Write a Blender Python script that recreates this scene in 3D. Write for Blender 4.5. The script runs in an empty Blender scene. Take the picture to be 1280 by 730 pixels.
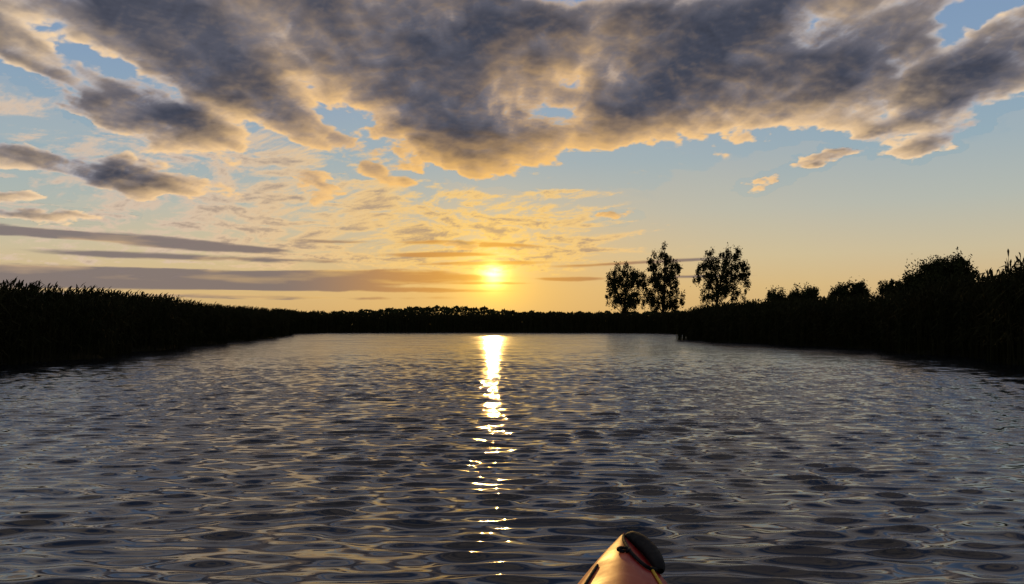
import bpy, math, numpy as np, time
from mathutils import Vector
T0 = time.time()
rng = np.random.default_rng(7)
F = 924.0; HY = 406.0; CAMH = 0.85
scene = bpy.context.scene
scene.view_settings.view_transform = 'Standard'
scene.view_settings.look = 'None'
scene.view_settings.exposure = 0
scene.view_settings.gamma = 1

def lin(r, g, b):
    f = lambda c: (c/255/12.92) if c/255 <= 0.04045 else ((c/255+0.055)/1.055)**2.4
    return (f(r), f(g), f(b), 1.0)
def l3(r, g, b): return np.array(lin(r, g, b)[:3])

# ------------------------------------------------------------------ camera
cam = bpy.data.cameras.new("camera"); camo = bpy.data.objects.new("camera", cam)
scene.collection.objects.link(camo); scene.camera = camo
cam.sensor_width = 36; cam.lens = 26.0; cam.clip_start = 0.05; cam.clip_end = 40000
camo.location = (0, 0, CAMH)
camo.rotation_euler = (math.radians(90) + math.atan((HY-365)/F), 0, 0)

# ------------------------------------------------------------------ sun
AZ = math.atan((616-640)/F); EL = math.atan((HY-343)/F)
SUN = Vector((math.sin(AZ)*math.cos(EL), math.cos(AZ)*math.cos(EL), math.sin(EL)))
sl = bpy.data.lights.new("sun", 'SUN'); slo = bpy.data.objects.new("sun", sl)
scene.collection.objects.link(slo)
sl.energy = 1.5; sl.angle = math.radians(0.5); sl.color = (1.0, 0.58, 0.16)
slo.rotation_euler = SUN.to_track_quat('Z', 'Y').to_euler()
slo.location = (0, 0, 60)

# ------------------------------------------------------------------ node helper
class NB:
    def __init__(s, tree): s.t = tree
    def new(s, typ, **kw):
        n = s.t.nodes.new(typ)
        for k, v in kw.items(): setattr(n, k, v)
        return n
    def put(s, sock, v):
        if isinstance(v, bpy.types.NodeSocket): s.t.links.new(v, sock)
        elif v is not None: sock.default_value = v
    def m(s, op, a, b=None, c=None, clamp=False):
        n = s.new('ShaderNodeMath', operation=op, use_clamp=clamp)
        s.put(n.inputs[0], a)
        if b is not None: s.put(n.inputs[1], b)
        if c is not None: s.put(n.inputs[2], c)
        return n.outputs[0]
    def vm(s, op, a, b=None, scale=None):
        n = s.new('ShaderNodeVectorMath', operation=op)
        s.put(n.inputs[0], a)
        if b is not None: s.put(n.inputs[1], b)
        if scale is not None: s.put(n.inputs['Scale'], scale)
        return n.outputs['Value'] if op in ('DOT_PRODUCT', 'LENGTH', 'DISTANCE') else n.outputs['Vector']
    def comb(s, x, y, z):
        n = s.new('ShaderNodeCombineXYZ')
        s.put(n.inputs[0], x); s.put(n.inputs[1], y); s.put(n.inputs[2], z)
        return n.outputs[0]
    def sep(s, v):
        n = s.new('ShaderNodeSeparateXYZ'); s.put(n.inputs[0], v); return n.outputs
    def mr(s, v, a, b, c=0.0, d=1.0):
        n = s.new('ShaderNodeMapRange', interpolation_type='SMOOTHSTEP', clamp=True)
        s.put(n.inputs[0], v); s.put(n.inputs[1], a); s.put(n.inputs[2], b); s.put(n.inputs[3], c); s.put(n.inputs[4], d)
        return n.outputs[0]
    def mix(s, f, a, b, mode='MIX'):
        n = s.new('ShaderNodeMix', data_type='RGBA', blend_type=mode, clamp_factor=True)
        s.put(n.inputs[0], f); s.put(n.inputs[6], a); s.put(n.inputs[7], b)
        return n.outputs[2]
    def noise(s, v, scale, detail=5, rough=0.55, dist=0.0, out=0):
        n = s.new('ShaderNodeTexNoise'); s.put(n.inputs['Vector'], v)
        n.inputs['Scale'].default_value = scale; n.inputs['Detail'].default_value = detail
        n.inputs['Roughness'].default_value = rough; n.inputs['Distortion'].default_value = dist
        return n.outputs[out]

# ------------------------------------------------------------------ world: clear sky + sun glow
w = bpy.data.worlds.new("World"); scene.world = w; w.use_nodes = True
nt = w.node_tree; nt.nodes.clear(); b = NB(nt)
tc = b.new('ShaderNodeTexCoord')
d = b.vm('NORMALIZE', tc.outputs['Generated'])
x, y, z = b.sep(d)
h = b.m('SQRT', b.m('ADD', b.m('MULTIPLY', x, x), b.m('MULTIPLY', y, y)))
az = b.m('ARCTAN2', x, y); t = b.m('DIVIDE', z, b.m('MAXIMUM', h, 0.01))
ang = b.m('ARCCOSINE', b.m('MINIMUM', b.vm('DOT_PRODUCT', d, tuple(SUN)), 0.9999999))
STOPS = [(0.0,(202,162,114)),(0.05,(210,182,134)),(0.09,(200,190,160)),(0.15,(174,186,182)),(0.22,(150,176,190)),
         (0.33,(134,162,192)),(0.45,(124,152,190)),(0.8,(94,116,154)),(1.0,(66,84,118))]
ramp = b.new('ShaderNodeValToRGB'); cr = ramp.color_ramp
while len(cr.elements) < len(STOPS): cr.elements.new(0.5)
for e, (p, c) in zip(cr.elements, STOPS): e.position = p; e.color = lin(*c)
b.put(ramp.inputs[0], b.m('MAXIMUM', t, 0.0))
base = b.vm('SCALE', ramp.outputs[0], scale=b.mr(ang, 1.1, 2.8, 1.0, 0.6))
sky = b.new('ShaderNodeTexSky', sky_type='NISHITA'); sky.sun_disc = False
sky.sun_elevation = EL; sky.sun_rotation = AZ; sky.air_density = 1.0; sky.dust_density = 1.5
nish = b.vm('MINIMUM', b.vm('SCALE', sky.outputs[0], scale=0.06), (0.5,0.42,0.3))
base = b.mix(0.10, base, nish)
dx = b.m('MULTIPLY', b.m('SUBTRACT', az, AZ), 0.42)
dt = b.m('SUBTRACT', t, math.tan(EL)*0.7)
ea = b.m('SQRT', b.m('ADD', b.m('MULTIPLY', dx, dx), b.m('MULTIPLY', dt, dt)))
g2 = b.m('EXPONENT', b.m('MULTIPLY', ea, -13.0))
base = b.mix(b.m('MULTIPLY', g2, 0.85), base, lin(248,192,94))
s1 = b.m('EXPONENT', b.m('MULTIPLY', ang, -20.0))
s2 = b.m('EXPONENT', b.m('MULTIPLY', ang, -56.0))
s3 = b.m('EXPONENT', b.m('MULTIPLY', b.m('POWER', b.m('DIVIDE', ang, 0.0135), 2.0), -1.0))
glow = b.vm('SCALE', (0.34, 0.20, 0.014), scale=s1)
glow = b.vm('ADD', glow, b.vm('SCALE', (1.9, 1.15, 0.06), scale=s2))
glow = b.vm('ADD', glow, b.vm('SCALE', (3.0, 2.3, 0.8), scale=s3))
bg = b.new('ShaderNodeBackground'); b.put(bg.inputs[0], b.vm('ADD', base, glow)); bg.inputs[1].default_value = 1.0
wo = b.new('ShaderNodeOutputWorld'); b.put(wo.inputs[0], bg.outputs[0])

# ------------------------------------------------------------------ mesh helper
def link_mesh(name, verts, faces, mats, smooth=False, fmat=None):
    me = bpy.data.meshes.new(name)
    verts = np.asarray(verts, dtype=np.float32)
    if isinstance(faces, np.ndarray):
        n, k = faces.shape
        me.vertices.add(len(verts)); me.vertices.foreach_set('co', verts.ravel())
        me.loops.add(n*k); me.loops.foreach_set('vertex_index', faces.astype(np.int32).ravel())
        me.polygons.add(n); me.polygons.foreach_set('loop_start', np.arange(0, n*k, k, dtype=np.int32))
        me.update(calc_edges=True)
    else:
        me.from_pydata([tuple(map(float, v)) for v in verts], [], faces); me.update()
    for m_ in mats: me.materials.append(m_)
    if fmat is not None: me.polygons.foreach_set('material_index', np.asarray(fmat, dtype=np.int32))
    me.polygons.foreach_set('use_smooth', np.full(len(me.polygons), smooth))
    o = bpy.data.objects.new(name, me); scene.collection.objects.link(o); return o

# ------------------------------------------------------------------ cloud layer (mesh dome, procedural vertex density)
pr = np.random.default_rng(21)
PERM = pr.permutation(512).astype(np.int64); GA = pr.uniform(0, 2*math.pi, 512); GC, GS = np.cos(GA), np.sin(GA)
def perlin(x, y, seed=0):
    xi = np.floor(x).astype(np.int64); yi = np.floor(y).astype(np.int64); xf = x-xi; yf = y-yi
    u = xf*xf*xf*(xf*(xf*6-15)+10); v = yf*yf*yf*(yf*(yf*6-15)+10)
    def g(ix, iy, fx, fy):
        k = PERM[(PERM[(ix+seed*17) & 511]+iy) & 511]; return GC[k]*fx+GS[k]*fy
    a = g(xi, yi, xf, yf); b_ = g(xi+1, yi, xf-1, yf); c = g(xi, yi+1, xf, yf-1); d_ = g(xi+1, yi+1, xf-1, yf-1)
    return (a+(b_-a)*u+((c+(d_-c)*u)-(a+(b_-a)*u))*v)*1.4
def fbm(x, y, o, gain=.5, seed=0):
    s = 0; a = 1; n = 0
    for i in range(o):
        th = i*.7; c, q = math.cos(th), math.sin(th); f = 2.03**i
        s = s+a*perlin((x*c-y*q)*f+i*7.3, (x*q+y*c)*f-i*3.1, seed+i); n += a; a *= gain
    return s/n
def billow(x, y, o, gain=.5, seed=0):
    s = 0; a = 1; n = 0
    for i in range(o):
        th = i*.7+.3; c, q = math.cos(th), math.sin(th); f = 2.03**i
        s = s+a*(np.abs(perlin((x*c-y*q)*f+i*5.3, (x*q+y*c)*f-i*8.1, seed+i))*2-.5); n += a; a *= gain
    return s/n
def sst(v, a, b_): q = np.clip((v-a)/(b_-a), 0, 1); return q*q*(3-2*q)
def blobs(az, t, lst):
    tot = np.zeros_like(az)
    for (px, py, rx, ry, an, w_) in lst:
        a0 = math.atan((px-640)/F); t0 = (HY-py)/F*math.cos(a0)
        dx = (az-a0)*F; dy = -(t-t0)*F; c, s = math.cos(math.radians(an)), math.sin(math.radians(an))
        q = np.sqrt(((dx*c+dy*s)/rx)**2+((-dx*s+dy*c)/ry)**2)
        tot += w_*np.clip(1-q, 0, None)**1.0
    return tot
CUM = [(420,20,400,165,10,1.3),(620,105,330,112,12,1.25),(570,180,150,44,15,.9),(800,35,380,125,0,1.15),(300,70,200,90,20,.8),
       (880,128,330,58,-2,1.2),(1060,104,260,60,-6,1.15),(1235,102,190,44,-10,1.35),(1150,0,320,60,0,.95),
       (40,50,190,60,30,1.1),(180,138,190,40,18,1.35),(100,206,200,28,2,1.3),(455,195,110,28,20,.9),
       (200,40,190,70,30,.9),(0,240,80,12,0,.9),(84,272,70,10,0,1.1),(200,238,110,14,0,.7),(400,228,46,28,40,.7),
       (1145,182,48,18,-5,1.2),(965,223,32,16,-10,1.1),(1010,207,28,12,0,.9),
       (1043,192,40,9,0,.9),(575,302,26,14,0,.8),(505,303,60,8,0,.8),(776,262,36,12,-10,.7),(400,255,60,18,30,.5)]
HOLES = [(700,92,60,28,-20,.7),(985,40,100,28,-30,.9),(150,88,100,24,25,1.0),(1190,60,140,24,-15,1.3),(40,160,90,35,20,1.0),(310,165,90,26,20,.8),(900,18,70,20,-40,.4)]
def dirs(az, t): h = 1/np.sqrt(1+t*t); return np.sin(az)*h, np.cos(az)*h, t*h
def cumD(az, t, octs=8):
    x, y, z = dirs(az, t); zz = np.maximum(z, 0)+.30; qx, qy = x/zz*1.15, y/zz*1.15
    e1 = fbm(qx*5, qy*5, 5, .58, 31); e2 = fbm(qx*5+9, qy*5+4, 5, .58, 37)
    e3 = fbm(qx*1.8+2, qy*1.8+7, 2, .5, 41)
    k = .03/(1+np.maximum(t-.5, 0)*2)
    am, tm = az+e1*k*1.8, t+(e2*.9+e3*1.3)*k*np.clip(t/.25, .2, 1)
    cov = np.minimum(blobs(am, tm, CUM), .94)-blobs(am, tm, HOLES)*.5
    cov = np.where(t > .44, np.maximum(cov, sst(t, .44, .6)*.46), cov)
    gx_, gy_ = qx+e1*.03, qy+e2*.03
    D = cov*1.1+fbm(gx_*3.4, gy_*3.4, octs, .52, 3)*1.2+billow(gx_*7, gy_*7, octs-1, .56, 50)*.52-.42
    return D*sst(cov, 0, .12)
NT, NAZ = 410, 1000
azs = np.concatenate([np.linspace(-math.pi, -.72, 120)[:-1], np.linspace(-.72, .72, NAZ), np.linspace(.72, math.pi, 120)[1:]])
els = np.concatenate([[-.02], np.arctan(np.linspace(0.0, .48, NT)), np.linspace(math.atan(.48), math.pi/2-.01, 110)[1:]])
AZg, ELg = np.meshgrid(azs, els); TG = np.tan(ELg); sh = AZg.shape
az_, t_ = AZg.ravel(), TG.ravel()
D = cumD(az_, t_)
sx, sy, sz = SUN; ts = math.tan(EL)
ddx = AZ-az_; ddy = ts-t_; dl = np.sqrt(ddx**2+ddy**2)+1e-6; ux, uy = ddx/dl, ddy/dl
tau = 0; prev = 0
for st in (.010, .026, .055):
    st_ = np.minimum(st, dl*.8)
    tau = tau+np.clip(cumD(az_+ux*st_, t_+uy*st_, 5), 0, .9)*(st-prev); prev = st
D1 = cumD(az_+ux*.005, t_+uy*.005, 8)
relief = np.clip((D-D1)*3.2, -1, 1)
X3, Y3, Z3 = dirs(az_, t_)
ang_ = np.arccos(np.clip(X3*sx+Y3*sy+Z3*sz, -1, 1))
L = np.exp(-tau*60)
thick = sst(D, .0, .42)
alpha = sst(D, -.04, .19)
def lerp(a, b_, f): return a+(b_-a)*f[:, None]
na = np.clip((ang_-.1)/.55, 0, 1)
litc = lerp(l3(255,196,104)[None], l3(252,220,178)[None], na)
thin = lerp(l3(228,180,114)[None], l3(180,180,188)[None], np.clip((ang_-.1)/.4, 0, 1))
zz = np.maximum(Z3, 0)+.24
dn = fbm(X3/zz*3, Y3/zz*3, 4, .5, 77)
core = sst(D, .2, .85)
darkc = lerp(l3(114,113,124)[None], l3(68,72,86)[None], np.clip(core*.95+dn*.5, 0, 1))
cc = lerp(thin, darkc, thick)
lit = np.clip(L*.95+np.clip(relief, 0, 1)*.34*(1-.65*core)-.06, 0, 1)
cc = lerp(cc, litc, lit*(1-.3*thick))
cc = cc*(1-.28*np.clip(-relief, 0, 1))[:, None]
cc = lerp(cc, l3(160,164,178)[None], sst(t_, .46, .6)*(1-sst(t_, .8, 1.1))*.6)
cc = lerp(cc, l3(70,76,92)[None], sst(t_, .8, 1.2)*.6)
ALT = [(520,275,330,55,0,1.0),(680,300,200,42,0,1.0),(290,250,330,75,5,.85),(110,300,300,55,0,.7),(640,322,170,30,0,1.0),
       (450,322,300,30,0,.8),(330,190,260,70,15,.7),(715,241,95,10,1,1.5),(596,243,50,8,0,1.2),(60,130,200,60,20,.6),(700,200,200,30,0,.3)]
z2 = np.maximum(Z3, 0)+.10; ax, ay = X3/z2, Y3/z2
aw = fbm(ax*1.1, ay*1.1, 3, .5, 91)*.35
ac = np.minimum(blobs(az_, t_, ALT), 1.0)
ac = np.where(t_ > .44, np.maximum(ac, .5), ac)
AD = ac*.62+fbm((ax+aw)*3.8, (ay-aw)*3.8, 8, .66, 95)*1.2+billow((ax+aw)*7, (ay)*6, 5, .6, 120)*.3-.27
AA = sst(AD, -.02, .38)*sst(ac, 0, .2)*.85*(1-.6*sst(t_, .7, 1.1))
altc = lerp(l3(255,206,110)[None], l3(216,192,170)[None], np.clip((ang_-.06)/.35, 0, 1))
altc = lerp(altc, l3(142,124,118)[None], sst(AD, .3, .8)*.8)
BAND = [(170,349,470,14,-1.0,2.2),(60,341,260,12,0,1.4),(420,343,170,8,-2,1.5),(190,302,200,9,3,1.3),(40,291,120,6,0,1.0),(780,329,180,4,-2,.8),
        (715,349,60,4,0,1.1),(470,362,220,5,0,.9),(250,322,260,6,0,.8),(380,372,320,4,0,.8),(616,329,110,4,-1,1.6),
        (900,345,200,3,0,.5),(560,318,120,4,-1,.8),(430,303,140,5,0,.7),(620,354,70,2.5,0,.9),(150,368,260,4,0,.8),(590,305,120,5,2,.8)]
bn = fbm(az_*7+fbm(az_*3, t_*20, 2, .5, 140)*1.0, t_*70, 7, .55, 150)
bc = np.minimum(blobs(az_, t_, BAND), 1.5)
BA = sst(bc*.85+bn*.75, .16, .55)*sst(bc, 0, .3)
bandc = lerp(l3(206,142,66)[None], l3(104,98,106)[None], sst(ang_, .04, .30))
under = np.clip(fbm(az_*7, t_*70-.9, 4, .5, 150)-bn, 0, 1)
bandc = lerp(bandc, lerp(l3(255,206,110)[None], l3(226,186,140)[None], sst(ang_, .1, .6)), np.clip(under*1.3, 0, .7)*(1-.6*sst(bc, .7, 1.3)))
def over(c0, a0, c1, a1):
    a = a1+a0*(1-a1); c = (c1*a1[:,None]+c0*(a0*(1-a1))[:,None])/np.maximum(a, 1e-4)[:,None]; return c, a
C, A_ = over(altc, AA, bandc, BA*.92)
C, A_ = over(C, A_, cc, alpha)
A_ = A_*(1-.6*np.exp(-(ang_/.014)**2))
glowv = np.exp(-ang_*20)[:,None]*np.array([.34,.20,.014])+np.exp(-ang_*56)[:,None]*np.array([1.3,.8,.04])
C = C*(1-.4*sst(ang_, 1.1, 2.8))[:,None]+glowv*.75
A_ = A_*sst(t_, 0.005, .03)
RD = 12000.0
V = np.stack([X3, Y3, Z3], 1)*RD
idx = np.arange(sh[0]*sh[1]).reshape(sh)
Fq = np.stack([idx[:-1,:-1].ravel(), idx[1:,:-1].ravel(), idx[1:,1:].ravel(), idx[:-1,1:].ravel()], 1)
M_c = bpy.data.materials.new("cloud_layer"); M_c.use_nodes = True; M_c.node_tree.nodes.clear(); b = NB(M_c.node_tree)
at = b.new('ShaderNodeAttribute', attribute_name='cloud')
em = b.new('ShaderNodeEmission'); b.put(em.inputs[0], at.outputs['Color'])
tr = b.new('ShaderNodeBsdfTransparent'); mx = b.new('ShaderNodeMixShader')
b.put(mx.inputs[0], at.outputs['Alpha']); b.put(mx.inputs[1], tr.outputs[0]); b.put(mx.inputs[2], em.outputs[0])
mo = b.new('ShaderNodeOutputMaterial'); b.put(mo.inputs[0], mx.outputs[0])
M_c.cycles.emission_sampling = 'NONE'
dome = link_mesh("sky", V, Fq, [M_c], True)
ca = dome.data.color_attributes.new("cloud", 'FLOAT_COLOR', 'POINT')
ca.data.foreach_set('color', np.concatenate([C, A_[:,None]], 1).astype(np.float32).ravel())
print("sky", time.time()-T0)

def mat(name, c1, c2, scale=3.0, rough=0.8, bump=0.0, spec=0.3):
    m_ = bpy.data.materials.new(name); m_.use_nodes = True
    b = NB(m_.node_tree); bs = m_.node_tree.nodes['Principled BSDF']
    tc = b.new('ShaderNodeTexCoord')
    n = b.noise(tc.outputs['Object'], scale, 4, 0.6)
    b.put(bs.inputs['Base Color'], b.mix(b.mr(n, 0.3, 0.7), c1, c2))
    bs.inputs['Roughness'].default_value = rough
    bs.inputs['Specular IOR Level'].default_value = spec
    if bump:
        bp = b.new('ShaderNodeBump'); bp.inputs['Strength'].default_value = bump; bp.inputs['Distance'].default_value = 0.02
        b.put(bp.inputs['Height'], n); b.put(bs.inputs['Normal'], bp.outputs[0])
    return m_
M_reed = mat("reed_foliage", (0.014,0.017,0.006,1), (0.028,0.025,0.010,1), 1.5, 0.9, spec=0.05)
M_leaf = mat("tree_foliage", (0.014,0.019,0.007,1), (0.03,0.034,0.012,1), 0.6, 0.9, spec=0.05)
M_bark = mat("bark", (0.02,0.016,0.011,1), (0.045,0.035,0.022,1), 6, 0.9, 0.5, spec=0.05)
M_ground = mat("marsh_ground", (0.010,0.010,0.005,1), (0.022,0.020,0.010,1), 0.7, 0.95, 0.4, spec=0.03)

# ------------------------------------------------------------------ shoreline
SH = np.array([(-7,-60),(-7.6,-10),(-8.6,5),(-10.3,15),(-11.6,23),(-13.2,31),(-15.5,45),(-19,62),(-22,72),(-20,80),(-10,83),
               (0,82),(9,80),(15,76),(17,66),(14,52),(10.2,43),(10.6,36),(12.0,30),(12.6,24.5),(11.2,16),(10,5),(9.5,-10),(9,-60)], float)
def sdf(x, y):
    x = np.asarray(x, float); y = np.asarray(y, float)
    x = x + 0.35*np.sin(y*0.9)+0.2*np.sin(y*2.3+x*.7); y = y + 0.5*np.sin(x*0.5)+.3*np.sin(x*1.3)
    dmin = np.full(x.shape, 1e9); ins = np.zeros(x.shape, bool)
    for i in range(len(SH)):
        ax, ay = SH[i]; bx, by = SH[(i+1) % len(SH)]
        ex, ey = bx-ax, by-ay
        tt = np.clip(((x-ax)*ex+(y-ay)*ey)/(ex*ex+ey*ey), 0, 1)
        dmin = np.minimum(dmin, np.hypot(x-ax-tt*ex, y-ay-tt*ey))
        c = ((ay > y) != (by > y)) & (x < (bx-ax)*(y-ay)/(by-ay+1e-12)+ax)
        ins ^= c
    return np.where(ins, -dmin, dmin)
def landz(x, y):
    s = sdf(x, y)
    z = np.where(s < 0, np.maximum(-0.7, s*0.5), np.minimum(0.05+0.14*s, 0.55))
    return z + np.where(s > 3, 0.1*np.sin(x*.31)*np.cos(y*.23), 0)

# ------------------------------------------------------------------ ground
def axis(fine, rangef, ext, n):
    a = np.arange(-rangef, rangef+fine, fine); e = np.geomspace(rangef+fine*2, ext, n)
    return np.concatenate([-e[::-1], a, e])
gx = axis(0.7, 42, 9000, 26); gy = axis(0.9, 62, 9000, 26)+34
X, Y = np.meshgrid(gx, gy)
Z = landz(X.ravel(), Y.ravel())
V = np.stack([X.ravel(), Y.ravel(), Z], 1)
ny, nx = X.shape
idx = np.arange(nx*ny).reshape(ny, nx)
Fq = np.stack([idx[:-1,:-1].ravel(), idx[:-1,1:].ravel(), idx[1:,1:].ravel(), idx[1:,:-1].ravel()], 1)
link_mesh("ground", V, Fq, [M_ground], True)

# ------------------------------------------------------------------ water
NR = 1700
rr = np.concatenate([[0.02,0.4,0.9,1.4], np.geomspace(1.8, 100, NR), [130,160,220]])
aa = np.concatenate([np.linspace(-math.pi, -0.74, 60)[:-1], np.linspace(-0.74, 0.74, 620), np.linspace(0.74, math.pi, 60)[1:]])
R, A = np.meshgrid(rr, aa, indexing='ij')
wx = (R*np.sin(A)).ravel(); wy = (R*np.cos(A)).ravel(); wr = R.ravel()
spc = np.maximum(wr*(math.log(100/1.8)/NR), 0.003); spc_a = np.where(np.abs(A.ravel()) < 0.75, wr*0.0024, wr*0.036)
gust = 1.0 + .40*fbm(wx*.22, wy*.32, 3, .6, 200) + .45*fbm(wx*.9, wy*1.6, 2, .5, 210)
gust = np.clip(gust, .7, 1.45)
pw1 = np.sin(2.3*wx+0.7*wy); pw2 = np.cos(2.3*wx+0.7*wy); pw3 = np.sin(-1.7*wx+1.1*wy); pw4 = np.cos(-1.7*wx+1.1*wy)
hz = np.zeros_like(wx); hx = np.zeros_like(wx); hy = np.zeros_like(wx)
NW = 80; slopes = []
for i in range(NW):
    lam = 0.055*(0.8/0.055)**(i/(NW-1))*rng.uniform(.93, 1.07)
    wgt = math.exp(-((math.log(lam/.122))/.36)**2)*1.0+.13
    th = rng.normal(0.03, 0.24)
    if abs(th) > .6: th *= 0.5
    slopes.append([lam, th, wgt])
sw = math.sqrt(sum(s[2]**2 for s in slopes)/2)
for i, (lam, th, wgt) in enumerate(slopes):
    k = 2*math.pi/lam; kx, ky = k*math.sin(th), k*math.cos(th)
    a = 0.235*wgt/sw/k
    fade = np.clip((lam/np.maximum(spc*abs(math.cos(th))+spc_a*abs(math.sin(th)), 1e-6)-2.0)/1.4, 0, 1)
    ph = kx*wx+ky*wy+rng.uniform(0, 6.28)
    ph += .8*(pw1*math.cos(i)+pw2*math.sin(i))+.5*(pw3*math.cos(2*i)+pw4*math.sin(2*i))
    am = a*fade*gust; cs, sn = np.cos(ph), np.sin(ph)
    hz += am*cs; hx -= am*math.sin(th)*sn*.8; hy -= am*math.cos(th)*sn*.8
V = np.stack([wx+hx, wy+hy, hz], 1)
nr_, na_ = R.shape; idx = np.arange(nr_*na_).reshape(nr_, na_)
Fq = np.stack([idx[:-1,:-1].ravel(), idx[1:,:-1].ravel(), idx[1:,1:].ravel(), idx[:-1,1:].ravel()], 1)[:, ::-1]
M_w = bpy.data.materials.new("river_water"); M_w.use_nodes = True
b = NB(M_w.node_tree); bs = M_w.node_tree.nodes['Principled BSDF']
bs.inputs['Base Color'].default_value = (0.006,0.008,0.011,1); bs.inputs['IOR'].default_value = 1.75
geo = b.new('ShaderNodeNewGeometry')
dist = b.vm('LENGTH', geo.outputs['Position'])
gn = b.noise(b.vm('MULTIPLY', geo.outputs['Position'], (0.25, 0.6, 0.0)), 1.0, 3, 0.6)
b.put(bs.inputs['Roughness'], b.m('MULTIPLY', b.mr(dist, 3.0, 50.0, 0.06, 0.21), b.mr(gn, .3, .7, .7, 1.3)))
pos = b.vm('MULTIPLY', geo.outputs['Position'], (0.35, 1.0, 0.0))
nn = b.noise(pos, 16.0, 2, 0.6)
bp = b.new('ShaderNodeBump'); bp.inputs['Distance'].default_value = 0.015
b.put(bp.inputs['Strength'], b.mr(dist, 4.0, 25.0, 0.10, 0.7))
b.put(bp.inputs['Height'], nn); b.put(bs.inputs['Normal'], bp.outputs[0])
water = link_mesh("water", V, Fq, [M_w], True)
print("water", time.time()-T0)

# ------------------------------------------------------------------ strip builder for blades
class Strips:
    def __init__(s): s.v = []; s.f = []; s.n = 0
    def add(s, P0, P1, P2, W0, W1, W2, S):
        n = len(P0)
        vv = np.stack([P0-S*W0[:,None], P0+S*W0[:,None], P1-S*W1[:,None], P1+S*W1[:,None], P2-S*W2[:,None], P2+S*W2[:,None]], 1)
        s.v.append(vv.reshape(-1, 3)); o = s.n+np.arange(n)[:,None]*6
        s.f.append(np.concatenate([o+np.array([0,1,3,2]), o+np.array([2,3,5,4])], 0)); s.n += n*6
    def build(s, name, mats): return link_mesh(name, np.concatenate(s.v), np.concatenate(s.f), mats)

def reeds(name, x, y, H, ws=1.0, leaves=4):
    n = len(x); S_ = Strips()
    z0 = np.minimum(landz(x, y), 0.4)-0.1
    base = np.stack([x, y, z0], 1)
    la = rng.uniform(0, 6.28, n); lm = np.abs(rng.normal(0.05, 0.05, n))*H
    lean = np.stack([np.cos(la)*lm+0.05*H, np.sin(la)*lm, np.zeros(n)], 1)
    up = np.array([0,0,1.0])
    top = base + lean + up*(H-z0)[:,None]; mid = base + lean*.35 + up*((H-z0)*.5)[:,None]
    sa = rng.uniform(-.7, .7, n); S = np.stack([np.cos(sa), np.sin(sa), np.zeros(n)], 1)
    S_.add(base, mid, top, np.full(n,.008*ws), np.full(n,.006*ws), np.full(n,.003*ws), S)
    pl = rng.uniform(.14, .26, n); k = rng.random(n) < .55
    pd = np.stack([np.cos(la)*.5+.3, np.sin(la)*.5, np.full(n,.8)], 1)
    S_.add(top[k]-up*.03, top[k]+pd[k]*pl[k,None]*.5, top[k]+pd[k]*pl[k,None]*.9-up*.02, np.full(k.sum(),.006*ws), np.full(k.sum(),.018*ws), np.full(k.sum(),.004), S[k])
    for j in range(leaves):
        fr = rng.uniform(.2, .93, n); p = base+(top-base)*fr[:,None]
        a2 = rng.uniform(0, 6.28, n); L = rng.uniform(.2, .5, n)
        dr = np.stack([np.cos(a2), np.sin(a2)*.6, np.zeros(n)], 1)
        p1 = p+dr*(L*.3)[:,None]+up*(L*rng.uniform(.25,.6,n))[:,None]
        p2 = p+dr*(L*.8)[:,None]+up*(L*rng.uniform(-.1,.7,n))[:,None]
        S2 = np.stack([-np.sin(a2)*.5+.4, np.cos(a2)*.5, rng.uniform(-.8,.8,n)], 1); S2 /= np.linalg.norm(S2, axis=1)[:,None]
        S_.add(p, p1, p2, np.full(n,.008*ws), np.full(n,.012*ws), np.full(n,.002), S2)
    return S_.build(name, [M_reed])

def scatter(n, x0, x1, y0, y1, smin, smax):
    X = rng.uniform(x0, x1, n*16); Y = rng.uniform(y0, y1, n*16)
    s = sdf(X, Y); k = (s > smin) & (s < smax) & (rng.random(n*16) < np.exp(-np.maximum(s, 0)/3.0)+.15)
    return X[k][:n], Y[k][:n], s[k][:n]
def hn(x, y): return .5*np.sin(x*.8+y*.45)+.3*np.sin(y*1.3+x*.3+1)+.3*np.sin(x*2.3-y*1.9)+.2*np.sin(3.7*y+x)
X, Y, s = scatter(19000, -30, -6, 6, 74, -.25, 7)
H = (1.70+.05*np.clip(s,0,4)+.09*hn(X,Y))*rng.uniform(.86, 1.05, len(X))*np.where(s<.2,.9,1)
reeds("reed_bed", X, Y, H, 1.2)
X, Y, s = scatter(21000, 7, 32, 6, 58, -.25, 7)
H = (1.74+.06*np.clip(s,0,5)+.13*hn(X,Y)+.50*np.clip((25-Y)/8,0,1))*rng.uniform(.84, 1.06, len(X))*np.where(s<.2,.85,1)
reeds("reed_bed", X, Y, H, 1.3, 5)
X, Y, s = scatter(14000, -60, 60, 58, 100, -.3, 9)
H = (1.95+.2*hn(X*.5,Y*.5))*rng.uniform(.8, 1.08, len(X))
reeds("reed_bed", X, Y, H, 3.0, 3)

# ------------------------------------------------------------------ leaf masses
def leafquads(C, size, rngs):
    n = len(C)
    u = rngs.normal(size=(n,3)); u /= np.linalg.norm(u,axis=1)[:,None]
    v = rngs.normal(size=(n,3)); v -= (v*u).sum(1)[:,None]*u; v /= np.linalg.norm(v,axis=1)[:,None]
    s = (size*rngs.uniform(.6,1.3,n))[:,None]
    Vv = np.stack([C-u*s, C-v*s*.45, C+u*s, C+v*s*.45], 1).reshape(-1,3)
    return Vv, np.arange(n*4).reshape(n,4)

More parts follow.
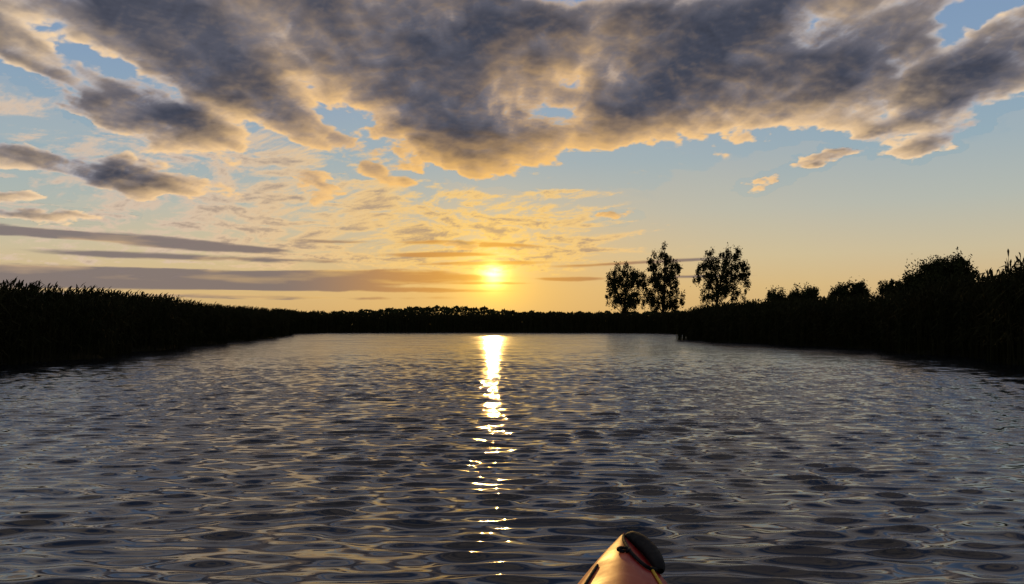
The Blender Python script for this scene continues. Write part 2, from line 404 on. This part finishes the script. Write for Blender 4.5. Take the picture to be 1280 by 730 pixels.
def tube(pts, rad, sides=7):
    vs = []; fs = []
    pts = [Vector(p) for p in pts]
    for i, p in enumerate(pts):
        dd = (pts[min(i+1,len(pts)-1)]-pts[max(i-1,0)]).normalized()
        a = dd.orthogonal().normalized() if abs(dd.x) > .99 else dd.cross(Vector((1,0,0))).normalized()
        c = dd.cross(a)
        for k in range(sides):
            q = 2*math.pi*k/sides
            vs.append(p+(a*math.cos(q)+c*math.sin(q))*rad[i])
    for i in range(len(pts)-1):
        for k in range(sides):
            k2 = (k+1) % sides
            fs.append((i*sides+k, i*sides+k2, (i+1)*sides+k2, (i+1)*sides+k))
    return np.array([tuple(v) for v in vs]), fs

def tree(name, px, dist, ybase_z, lobes, leaf=.22, nclump=90, per=70, seed=1, trunk=.28, spread=.30):
    r = np.random.default_rng(seed); k = dist/F
    x0 = (px-640)*k; y0 = dist
    Vt = []; Ft = []; fm = []; n = 0
    def addm(v, f, mi):
        nonlocal n
        Vt.append(v); Ft.extend([tuple(int(i)+n for i in q) for q in f]); fm.extend([mi]*len(f)); n += len(v)
    areas = np.array([a[2]*a[3] for a in lobes], float); areas /= areas.sum()
    L = [((a[0]-640)*k-x0, (HY-a[1])*k+CAMH, a[2]*k, a[3]*k) for a in lobes]
    topz = max(l[1]+l[3]*.6 for l in L); tx = L[int(np.argmax([l[1]+l[3] for l in L]))][0]
    def axisp(f): return np.array([tx*f**1.3+.15*math.sin(f*5+seed), .2*math.sin(f*4+seed*2), ybase_z+(topz-ybase_z)*f])
    fr = np.linspace(0, 1, 9)
    v, f = tube([axisp(q) for q in fr], [trunk*(1-.9*q)+.03+(.15*trunk if q == 0 else 0) for q in fr]); addm(v, f, 0)
    C = []
    for li, l in enumerate(L):
        for _ in range(max(3, int(nclump*areas[li]))):
            u = r.normal(size=3); u /= np.linalg.norm(u); rad = r.uniform(.1, 1.15)**.5
            C.append(np.array([l[0]+u[0]*l[2]*rad, u[1]*l[2]*rad, l[1]+u[2]*l[3]*rad]))
    C = np.array(C)
    for c in C[::2]:
        f0 = np.clip((c[2]-ybase_z)/(topz-ybase_z)-r.uniform(.15,.3), .12, .95); p0 = axisp(f0)
        pm = p0*.45+c*.55+np.array([0,0,-.1])
        v, f = tube([p0, pm, c], [trunk*.3*(1-f0)+.02, .03, .012], 5); addm(v, f, 0)
    cs = r.uniform(.3, .95, len(C))*np.mean([l[2] for l in L])*spread
    LC = []
    for c, s_ in zip(C, cs):
        LC.append(c+r.normal(size=(int(per*r.uniform(.4,1.3)), 3))*np.array([s_*.6, s_*.6, s_*1.0]))
    LC = np.concatenate(LC); LC = LC[LC[:,2] > ybase_z+.4]
    v, f = leafquads(LC, np.full(len(LC), leaf), r)
    Vt.append(v); Ft.extend([tuple(q) for q in (f+n).tolist()]); fm.extend([1]*len(f))
    o = link_mesh(name, np.concatenate(Vt), Ft, [M_bark, M_leaf], False, fm)
    o.location = (x0, y0, 0)
    return o
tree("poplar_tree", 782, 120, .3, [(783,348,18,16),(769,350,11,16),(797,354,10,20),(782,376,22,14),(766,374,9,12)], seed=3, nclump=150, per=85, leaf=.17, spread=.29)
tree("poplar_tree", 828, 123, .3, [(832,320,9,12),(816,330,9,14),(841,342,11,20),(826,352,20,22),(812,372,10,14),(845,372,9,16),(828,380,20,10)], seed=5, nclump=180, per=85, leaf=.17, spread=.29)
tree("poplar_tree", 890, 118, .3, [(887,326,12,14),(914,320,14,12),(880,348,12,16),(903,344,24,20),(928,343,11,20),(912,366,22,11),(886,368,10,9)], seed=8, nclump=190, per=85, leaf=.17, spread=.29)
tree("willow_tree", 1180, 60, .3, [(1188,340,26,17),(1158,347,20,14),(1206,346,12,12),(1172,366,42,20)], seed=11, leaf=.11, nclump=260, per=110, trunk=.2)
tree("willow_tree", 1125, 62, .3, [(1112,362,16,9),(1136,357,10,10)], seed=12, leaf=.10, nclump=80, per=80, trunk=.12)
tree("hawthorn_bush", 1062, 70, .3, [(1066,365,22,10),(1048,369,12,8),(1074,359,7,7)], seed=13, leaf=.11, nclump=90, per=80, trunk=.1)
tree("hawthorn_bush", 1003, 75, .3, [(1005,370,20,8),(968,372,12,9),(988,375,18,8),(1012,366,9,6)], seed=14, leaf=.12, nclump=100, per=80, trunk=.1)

# distant treeline
prof_x = [-400,0,200,330,430,500,530,560,600,640,700,760,900,1100,1700]
prof_y = [388,388,389,391,390,386,384,384,385,390,391,391,389,384,380]
n = 52000
ppx = rng.uniform(-400, 1700, n); dd = rng.uniform(240, 330, n)
ty = np.interp(ppx, prof_x, prof_y)
cl = 1.1*np.sin(ppx*.21)+.8*np.sin(ppx*.53+1)+.5*np.sin(ppx*1.17+dd*.05)
topz = (HY-ty+cl)/F*dd+CAMH
z = topz*rng.random(n)**.55
C = np.stack([(ppx-640)/F*dd, dd, z], 1)
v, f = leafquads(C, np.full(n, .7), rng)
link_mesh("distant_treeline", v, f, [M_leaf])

# ------------------------------------------------------------------ kayak
M_hull = bpy.data.materials.new("kayak_plastic"); M_hull.use_nodes = True
b = NB(M_hull.node_tree); bs = M_hull.node_tree.nodes['Principled BSDF']
tc = b.new('ShaderNodeTexCoord'); ox, oy, oz = b.sep(tc.outputs['Object'])
nz = b.noise(tc.outputs['Object'], 5.0, 4, 0.6)
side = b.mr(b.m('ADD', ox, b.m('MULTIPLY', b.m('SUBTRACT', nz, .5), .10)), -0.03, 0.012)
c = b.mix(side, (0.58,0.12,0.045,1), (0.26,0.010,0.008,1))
scr = b.noise(b.vm('MULTIPLY', tc.outputs['Object'], (60, 6, 60)), 2.0, 5, .7)
c = b.mix(b.mr(scr, .55, .75, 0, .35), c, (0.52,0.28,0.18,1))
b.put(bs.inputs['Base Color'], c); b.put(bs.inputs['Roughness'], b.mr(nz, .3, .7, .42, .6))
bs.inputs['Specular IOR Level'].default_value = 0.22
M_blk = mat("black_rubber", (0.006,0.006,0.007,1), (0.014,0.014,0.015,1), 30, 0.75, .2, spec=.12)
M_yel = mat("yellow_cord", (0.65,0.42,0.03,1), (0.5,0.3,0.02,1), 80, 0.7, .3)
L0, L1 = -1.95, 2.32
hw = lambda y: 0.31*max(0.0, 1-abs((y-.05)/((L1-.05) if y > .05 else (.05-L0)))**2.1)**.95
def hwid(y): return max(hw(y), 0.004) + 0.012*(1 if L0+.02 < y < L1-.02 else .3)
sheer = lambda y: 0.15+0.05*(abs(y)/2.3)**2
def section(y, n=14):
    wd = hwid(y); sz = sheer(y); e = min(1, (L1-y)/.55) if y > 0 else min(1, (y-L0)/.55); e = max(e, 0)
    keel = sz-.015-(sz+.09)*e**.55; crown = .012+.055*min(1, wd/.2)
    pts = []
    for i in range(n+1):
        u = -1+2*i/n; pts.append((u*wd, sz+crown*(1-abs(u)**1.5)))
    for i in range(1, n):
        q = math.pi*i/n; pts.append((wd*math.cos(q), sz-.012+(keel-sz+.012)*math.sin(q)**.6))
    return pts
ys = np.concatenate([np.linspace(L0, -1.5, 14), np.linspace(-1.45, 1.4, 58), np.linspace(1.43, L1, 34)])
kv = []; kf = []; npt = len(section(0))
for y in ys: kv += [(x, y, z) for x, z in section(y)]
CK = (0, -.12, .215, .42)
for i in range(len(ys)-1):
    for k in range(npt):
        k2 = (k+1) % npt; q = (i*npt+k, i*npt+k2, (i+1)*npt+k2, (i+1)*npt+k)
        if k < 14:
            cx = sum(kv[j][0] for j in q)/4; cy = sum(kv[j][1] for j in q)/4
            if (cx/CK[2])**2+((cy-CK[1])/CK[3])**2 < 1: continue
        kf.append(q)
kf.append(tuple(range(npt))); kf.append(tuple((len(ys)-1)*npt+k for k in range(npt))[::-1])
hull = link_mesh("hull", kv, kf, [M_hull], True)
kay = bpy.data.objects.new("kayak", None); scene.collection.objects.link(kay)
def ch(o, name): o.name = name; o.parent = kay; return o
ch(hull, "hull")
ring = []
for i in range(41):
    q = 2*math.pi*i/40; x = CK[2]*1.04*math.cos(q); y = CK[1]+CK[3]*1.04*math.sin(q)
    ring.append((x, y, sheer(y)+.067*(1-abs(min(1,abs(x)/hwid(y)))**1.5)+.02))
v, f = tube(ring, [.018]*41, 8); ch(link_mesh("x", v, f, [M_blk], True), "cockpit_coaming")
tv = []; tf = []
for lv, (sc, zz_) in enumerate([(1.04,None),(1.0,.08),(.9,.04),(0.02,.035)]):
    for i in range(40):
        q = 2*math.pi*i/40; x = CK[2]*sc*math.cos(q); y = CK[1]+CK[3]*sc*math.sin(q)
        tv.append((x, y, zz_ if zz_ is not None else ring[i][2]))
for lv in range(3):
    for i in range(40): tf.append((lv*40+i, lv*40+(i+1)%40, (lv+1)*40+(i+1)%40, (lv+1)*40+i))
ch(link_mesh("x", tv, tf, [M_blk], True), "cockpit_tub")
dz = lambda x, y: sheer(y)+(.012+.055*min(1,hwid(y)/.2))*(1-min(1,abs(x)/hwid(y))**1.5)
def dens(p, m_=5):
    out = []
    for i in range(len(p)-1):
        p0 = Vector(p[max(i-1,0)]); p1 = Vector(p[i]); p2 = Vector(p[i+1]); p3 = Vector(p[min(i+2,len(p)-1)])
        for j in range(m_):
            q = j/m_; out.append(.5*((2*p1)+(p2-p0)*q+(2*p0-5*p1+4*p2-p3)*q**2+(3*p1-p0-3*p2+p3)*q**3))
    out.append(Vector(p[-1])); return out
hp = [(.010,2.275,.212),(.026,2.255,.220),(.045,2.22,.220),(.064,2.175,.217),(.080,2.12,.213),(.092,2.06,.208),(.096,2.02,.200)]
dp = dens(hp); nD = len(dp)
v, f = tube(dp, [.008+.014*math.sin(math.pi*min(1,max(0,(i/nD)*1.02+.02)))**.6 for i in range(nD)], 12)
ch(link_mesh("x", v, f, [M_blk], True), "bow_handle")
v, f = tube(dens([(.0,2.28,dz(0,2.28)),(.0,2.2,dz(0,2.2)+.004),(.02,2.08,dz(.02,2.08)+.006),(.06,2.0,dz(.06,2.0)+.006),(.092,2.03,.200)]), [.005]*21, 6)
ch(link_mesh("x", v, f, [M_blk], True), "handle_strap")
for sx_ in (-1, 1):
    pl = [(sx_*hwid(y)*.72, y, dz(sx_*hwid(y)*.72, y)+.004) for y in np.linspace(.55, 2.02, 30)]
    v, f = tube(pl, [.004]*30, 6); ch(link_mesh("x", v, f, [M_yel if sx_ > 0 else M_blk], True), "deck_line")
v, f = tube([(math.cos(a)*.016, 2.1+math.sin(a)*.016, dz(0,2.1)+.004) for a in np.linspace(0,6.283,17)], [.005]*17, 6)
ch(link_mesh("x", v, f, [M_blk], True), "deck_fitting")
kay.rotation_euler = (0, 0, -math.atan2(.34, 2.28))
print("verts", sum(len(o.data.vertices) for o in scene.objects if o.type == 'MESH'), time.time()-T0)
